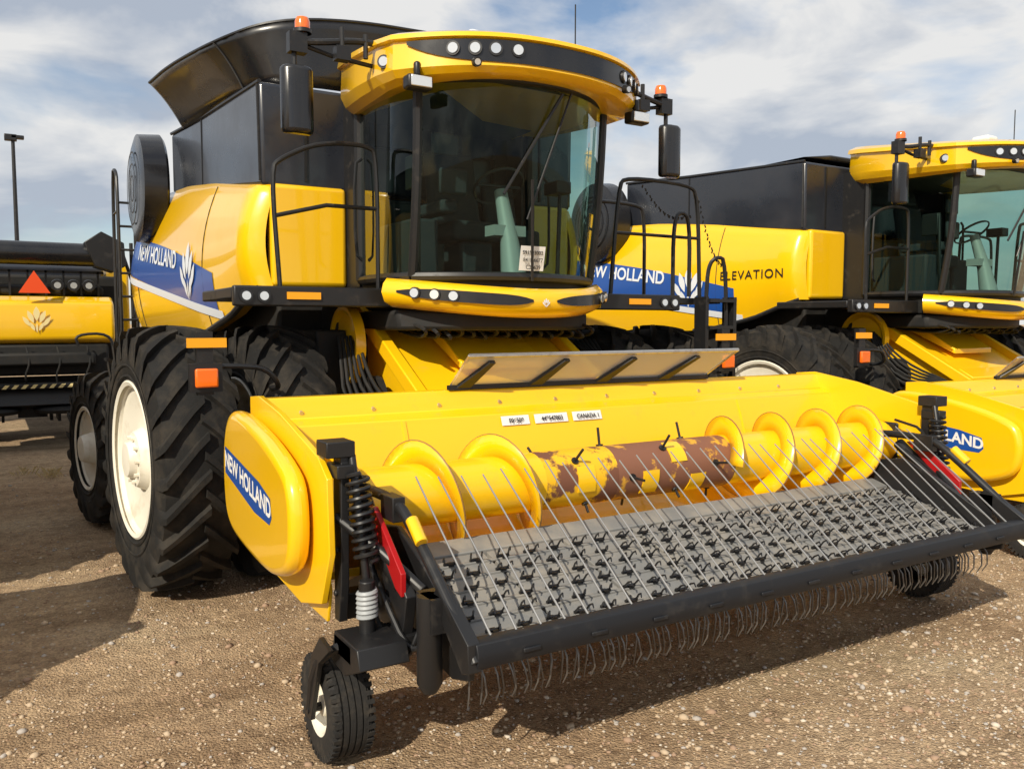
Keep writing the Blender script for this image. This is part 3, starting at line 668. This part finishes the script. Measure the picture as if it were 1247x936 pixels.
gs+=[g_tube([(-.7,15.3,2.9),(1.5,15.3,2.9)],.03,8)]
obj('engine_grille',gs,BLM)
obj('rear_round_lamps',[g_lathe([(-.03,0),(-.03,.09),(.05,.10),(.05,0)],(x,15.35,2.56),'y',20) for x in(.82,1.05,1.27)],BLM)
obj('rear_lamp_lenses',[g_lathe([(-.035,0),(-.035,.05)],(x,15.35,2.56),'y',20) for x in(.82,1.05,1.27)],GRYP)
obj('slow_vehicle_triangle',[g_prism('y',[(.27,2.42),(.70,2.42),(.485,2.76)],14.93,14.95)],REDO)
obj('unloading_auger',[g_cyl((-4.2,15.3,3.05),(1.50,15.3,3.05),.185,28)],BLK)
obj('unloading_spout',[g_prism('y',[(1.2,3.24),(1.45,3.42),(1.78,3.25),(1.80,2.88),(1.62,2.78),(1.35,2.86)],15.05,15.5),g_tube([(1.75,15.3,3.2),(2.0,15.4,2.4),(1.95,15.5,1.6)],.03,8)],BLM,bevel=.04)
obj('side_rails',[g_tube(chaikin([(1.05,14.8,1.60),(1.0,14.8,1.78),(1.5,14.8,1.80),(1.55,14.8,1.5)],2),.022,8),g_tube([(1.75,15.6,1.2),(1.75,15.6,3.3)],.03,8),g_tube([(1.95,15.6,1.2),(1.95,15.6,3.3)],.03,8)],BLM)
obj('spreader_shelf',[g_box(-.9,1.40,14.75,15.2,.96,1.03),g_prism('x',[(14.9,.96),(15.2,.96),(15.1,.6),(14.8,.7)],-.8,1.3)],BLM,bevel=.01)
gs=[]
for k in range(18):
    x=-.88+k*.125; gs.append(g_poly([(x,14.744,.965),(x+.06,14.744,.965),(x+.11,14.744,1.025),(x+.05,14.744,1.025)]))
obj('hazard_stripe',gs,GOLD,smooth=False)
gs=[]
for x in(-.2,.85):
    gs.append(g_lathe([(-.06,0),(-.05,.42),(0,.45),(.03,.4),(.06,.1),(.2,.08),(.2,0)],(x,15.05,.62),'z',28))
    for a in range(6): 
        an=a*PI/3; gs.append(g_box(x+.2*math.cos(an)-.02,x+.2*math.cos(an)+.02,15.05+.2*math.sin(an)-.15,15.05+.2*math.sin(an)+.15,.45,.56))
gs+= [g_box(-.6,1.3,15.3,15.7,.7,1.1),g_box(.2,.6,15.0,15.3,.5,.95)]
for k in range(5):
    x=-.5+k*.42; gs.append(g_tube(chaikin([(x,14.98,1.6),(x+.05,14.88,1.35),(x-.05,14.92,1.1),(x+.1,15.1,.8)],2),.014,6))
obj('straw_spreaders',gs,DRK)
for cc in((1.75,16.6,.745),(-.85,16.6,.745)):
    ag_tire('rear_tire',cc,.745,.5,.38,20); rim('rear_rim',cc,.5,.38,-1 if cc[0]<0 else 1)
for cc in((2.0,20.,.97),(-1.1,20.,.97)):
    ag_tire('front_tire',cc,.97,.58,.545,22); rim('front_rim',cc,.58,.545,-1 if cc[0]<0 else 1)

# ================================================================== lamp post
sl=empty('street_lamp',(.80,42.6,0))
obj('pole',[g_tube([(.80,42.6,0),(.80,42.6,9.9)],[.11,.07],12)],BLM)
obj('lamp_head',[g_box(.48,.95,42.45,42.75,9.75,10.02),g_box(.72,1.22,42.45,42.75,9.85,10.0)],BLM,bevel=.03)

# ================================================================== ground
PAR=None
gm_=bpy.data.materials.new('gravel_ground'); gm_.use_nodes=True; nt=gm_.node_tree; N=nt.nodes; L=nt.links; b=N['Principled BSDF']
tc=N.new('ShaderNodeTexCoord')
def noise(sc,det=8,rg=.6,vec=None):
    n=N.new('ShaderNodeTexNoise'); n.inputs['Scale'].default_value=sc; n.inputs['Detail'].default_value=det; n.inputs['Roughness'].default_value=rg; L.new(vec or tc.outputs['Object'],n.inputs['Vector']); return n
def ramp(src,stops):
    r=N.new('ShaderNodeValToRGB'); L.new(src,r.inputs[0]); e=r.color_ramp.elements
    while len(e)<len(stops): e.new(.5)
    for i,(p,c) in enumerate(stops): e[i].position=p; e[i].color=(*c,1)
    return r
def mul(a,b_,f=1):
    m=N.new('ShaderNodeMix'); m.data_type='RGBA'; m.blend_type='MULTIPLY'; m.inputs[0].default_value=f; L.new(a,m.inputs[6]); L.new(b_,m.inputs[7]); return m.outputs[2]
n1=noise(.5,4); n2=noise(9,6,.7); n3=noise(90,4,.7)
mpg=N.new('ShaderNodeMapping'); mpg.inputs['Rotation'].default_value=(0,0,.35); mpg.inputs['Scale'].default_value=(.25,2.2,1); L.new(tc.outputs['Object'],mpg.inputs[0])
n4=noise(1.0,5,.55,mpg.outputs[0])
r1=ramp(n1.outputs['Fac'],[(.32,(.47,.335,.215)),(.55,(.60,.455,.30)),(.72,(.70,.57,.39))])
r2=ramp(n2.outputs['Fac'],[(.3,(.60,.56,.53)),(.52,(.94,.92,.90)),(.75,(1.15,1.12,1.06))])
r4=ramp(n4.outputs['Fac'],[(.35,(.74,.72,.70)),(.55,(1,1,1))])
vo=N.new('ShaderNodeTexVoronoi'); vo.inputs['Scale'].default_value=75; L.new(tc.outputs['Object'],vo.inputs['Vector'])
r3=ramp(vo.outputs['Color'],[(.0,(.55,.52,.50)),(.6,(.95,.93,.9)),(1,(1.25,1.2,1.12))])
cc_=mul(mul(mul(r1.outputs[0],r2.outputs[0]),r3.outputs[0],.8),r4.outputs[0])
L.new(cc_,b.inputs['Base Color']); b.inputs['Roughness'].default_value=.95; b.inputs['Specular IOR Level'].default_value=.15
bp=N.new('ShaderNodeBump'); bp.inputs['Strength'].default_value=.85; bp.inputs['Distance'].default_value=.018
ad=N.new('ShaderNodeMath'); ad.operation='MULTIPLY_ADD'; L.new(n2.outputs['Fac'],ad.inputs[0]); ad.inputs[1].default_value=2.0; L.new(n3.outputs['Fac'],ad.inputs[2])
ad2=N.new('ShaderNodeMath'); ad2.operation='SUBTRACT'; L.new(ad.outputs[0],ad2.inputs[0]); L.new(vo.outputs['Distance'],ad2.inputs[1])
L.new(ad2.outputs[0],bp.inputs['Height']); L.new(bp.outputs[0],b.inputs['Normal'])
def hgt(x,y): return .012*math.sin(x*1.7+y*.6)+.012*math.sin(y*2.3-x*.8)+.006*math.sin(5*x+3*y)
gx=sorted(set(list(np.arange(-8,20,.35))+[-1500,-300,-60,-20,40,100,400,1500])); gy=sorted(set(list(np.arange(-6,24,.35))+[-600,-100,-20,40,80,200,600,2500]))
V=[(x,y,(hgt(x,y)-.012) if (-8<=x<20 and -6<=y<24) else -.012) for x in gx for y in gy]; ny=len(gy)
F=[(i*ny+j,(i+1)*ny+j,(i+1)*ny+j+1,i*ny+j+1) for i in range(len(gx)-1) for j in range(ny-1)]
obj('ground',[(V,F)],gm_,par=False,sharp=2)
bm=bmesh.new(); bmesh.ops.create_icosphere(bm,subdivisions=1,radius=1); IV=np.array([v.co[:] for v in bm.verts]); IF=np.array([[v.index for v in f.verts] for f in bm.faces]); bm.free()
NS=60000
yy=1.5+rng.random(NS)**1.25*11; xx=yy*(-.35+rng.random(NS)*2.75)-.3
sz=np.clip(rng.lognormal(math.log(.0060),.50,NS),.003,.026)
def stoneset(name,idx,m):
    k=len(idx); s=sz[idx][:,None,None]
    j=IV[None]*(1+rng.normal(0,.17,(k,len(IV),1)))
    sc=np.stack([rng.uniform(.7,1.3,k),rng.uniform(.7,1.3,k),rng.uniform(.4,.75,k)],1)[:,None,:]
    a=rng.uniform(0,2*PI,k); c_,s_=np.cos(a),np.sin(a)
    p=j*sc*s; x=p[...,0]*c_[:,None]-p[...,1]*s_[:,None]; y=p[...,0]*s_[:,None]+p[...,1]*c_[:,None]
    X,Y=xx[idx],yy[idx]
    h=.012*np.sin(X*1.7+Y*.6)+.012*np.sin(Y*2.3-X*.8)+.006*np.sin(5*X+3*Y)-.012
    W=np.stack([x+X[:,None],y+Y[:,None],p[...,2]+(h+sz[idx]*.15)[:,None]],-1).reshape(-1,3)
    Fc=(IF[None]+(np.arange(k)*len(IV))[:,None,None]).reshape(-1,3)
    me=bpy.data.meshes.new(name); me.vertices.add(len(W)); me.vertices.foreach_set('co',W.ravel()); me.loops.add(Fc.size); me.loops.foreach_set('vertex_index',Fc.ravel().astype(np.int32))
    me.polygons.add(len(Fc)); me.polygons.foreach_set('loop_start',np.arange(0,Fc.size,3,dtype=np.int32))
    me.update(calc_edges=True); me.validate()
    me.materials.append(m); o=bpy.data.objects.new(name,me); COL.objects.link(o); o.parent=GP; return o
GP=bpy.data.objects.new('gravel',None); COL.objects.link(GP)
sm=[mat('stone_tan',(.50,.39,.27),.9),mat('stone_grey',(.42,.38,.34),.9),mat('stone_brown',(.36,.24,.16),.9),mat('stone_pale',(.60,.52,.42),.9)]
cl=rng.choice(4,NS,p=[.48,.18,.27,.07])
for i,nm in enumerate(('tan_stones','grey_stones','brown_stones','pale_stones')): stoneset(nm,np.where(cl==i)[0],sm[i])
gs=[]
tufts=[(1.30,3.05,.06,16),(.2,12.5,.1,20),(.5,12,.12,30),(-.3,13,.12,30),(1.0,13.5,.12,30)]
for (tx_,ty_,h_,n_) in tufts:
    for k in range(n_):
        x=tx_+random.gauss(0,.06); y=ty_+random.gauss(0,.06); a=random.uniform(0,2*PI); l=h_*random.uniform(.5,1.3); w_=.0025
        z=hgt(x,y)-.012; dx,dy=math.cos(a),math.sin(a)
        gs.append(([(x-dy*w_,y+dx*w_,z),(x+dy*w_,y-dx*w_,z),(x+dx*l*.35+dy*w_,y+dy*l*.35-dx*w_,z+l*.8),(x+dx*l*.8,y+dy*l*.8,z+l)],[(0,1,2),(0,2,3)]))
obj('dry_grass',gs,mat('dry_grass_blade',(.58,.46,.24),.8),par=False,recalc=False)

# ================================================================== light
sun_az=Vector((-.82,-.57,0)).normalized(); el=math.radians(36)
sd=Vector((sun_az.x*math.cos(el),sun_az.y*math.cos(el),math.sin(el))).normalized()
ld=bpy.data.lights.new('sun','SUN'); ld.energy=4.7; ld.angle=math.radians(.5); ld.color=(1,.91,.75)
lo=bpy.data.objects.new('sun',ld); COL.objects.link(lo); lo.rotation_euler=sd.to_track_quat('Z','Y').to_euler(); lo.location=(-10,-10,20)
w=bpy.data.worlds.new('World'); S.world=w; w.use_nodes=True; nt=w.node_tree; N=nt.nodes; L=nt.links; N.clear()
wo=N.new('ShaderNodeOutputWorld'); sky=N.new('ShaderNodeTexSky'); sky.sky_type='NISHITA'; sky.sun_disc=False
sky.sun_elevation=el; sky.sun_rotation=math.atan2(sd.x,sd.y)
b1=N.new('ShaderNodeBackground'); b1.inputs[1].default_value=.12; L.new(sky.outputs[0],b1.inputs[0])
tc=N.new('ShaderNodeTexCoord'); mp=N.new('ShaderNodeMapping'); mp.inputs['Scale'].default_value=(1,1,2.3); mp.inputs['Location'].default_value=(3.1,.7,.4); L.new(tc.outputs['Generated'],mp.inputs[0])
def wn(sc,det,rg,dist=0):
    n=N.new('ShaderNodeTexNoise'); n.inputs['Scale'].default_value=sc; n.inputs['Detail'].default_value=det; n.inputs['Roughness'].default_value=rg; n.inputs['Distortion'].default_value=dist; L.new(mp.outputs[0],n.inputs['Vector']); return n
a=wn(2.8,7,.52,.3); c=wn(4.0,6,.52,.4)
r=N.new('ShaderNodeValToRGB'); L.new(a.outputs['Fac'],r.inputs[0]); r.color_ramp.elements[0].position=.35; r.color_ramp.elements[1].position=.49
r2=N.new('ShaderNodeValToRGB'); L.new(c.outputs['Fac'],r2.inputs[0]); r2.color_ramp.elements[0].position=.40; r2.color_ramp.elements[0].color=(.50,.56,.66,1); r2.color_ramp.elements[1].position=.56; r2.color_ramp.elements[1].color=(.96,.95,.93,1)
b2=N.new('ShaderNodeBackground'); b2.inputs[1].default_value=.88; L.new(r2.outputs[0],b2.inputs[0])
mm=N.new('ShaderNodeMath'); mm.operation='MULTIPLY'; mm.inputs[1].default_value=.94; L.new(r.outputs[0],mm.inputs[0])
mx=N.new('ShaderNodeMixShader'); L.new(mm.outputs[0],mx.inputs[0]); L.new(b1.outputs[0],mx.inputs[1]); L.new(b2.outputs[0],mx.inputs[2]); L.new(mx.outputs[0],wo.inputs[0])
# ================================================================== camera
cd=bpy.data.cameras.new('camera'); co=bpy.data.objects.new('camera',cd); COL.objects.link(co)
co.location=(0,0,1.95); co.rotation_euler=(math.radians(90-4.117),0,-math.radians(31.22)); cd.sensor_width=36; cd.lens=29.68; cd.clip_end=5000; cd.clip_start=.05
S.camera=co
S.view_settings.view_transform='Standard'; S.view_settings.look='None'; S.view_settings.exposure=0
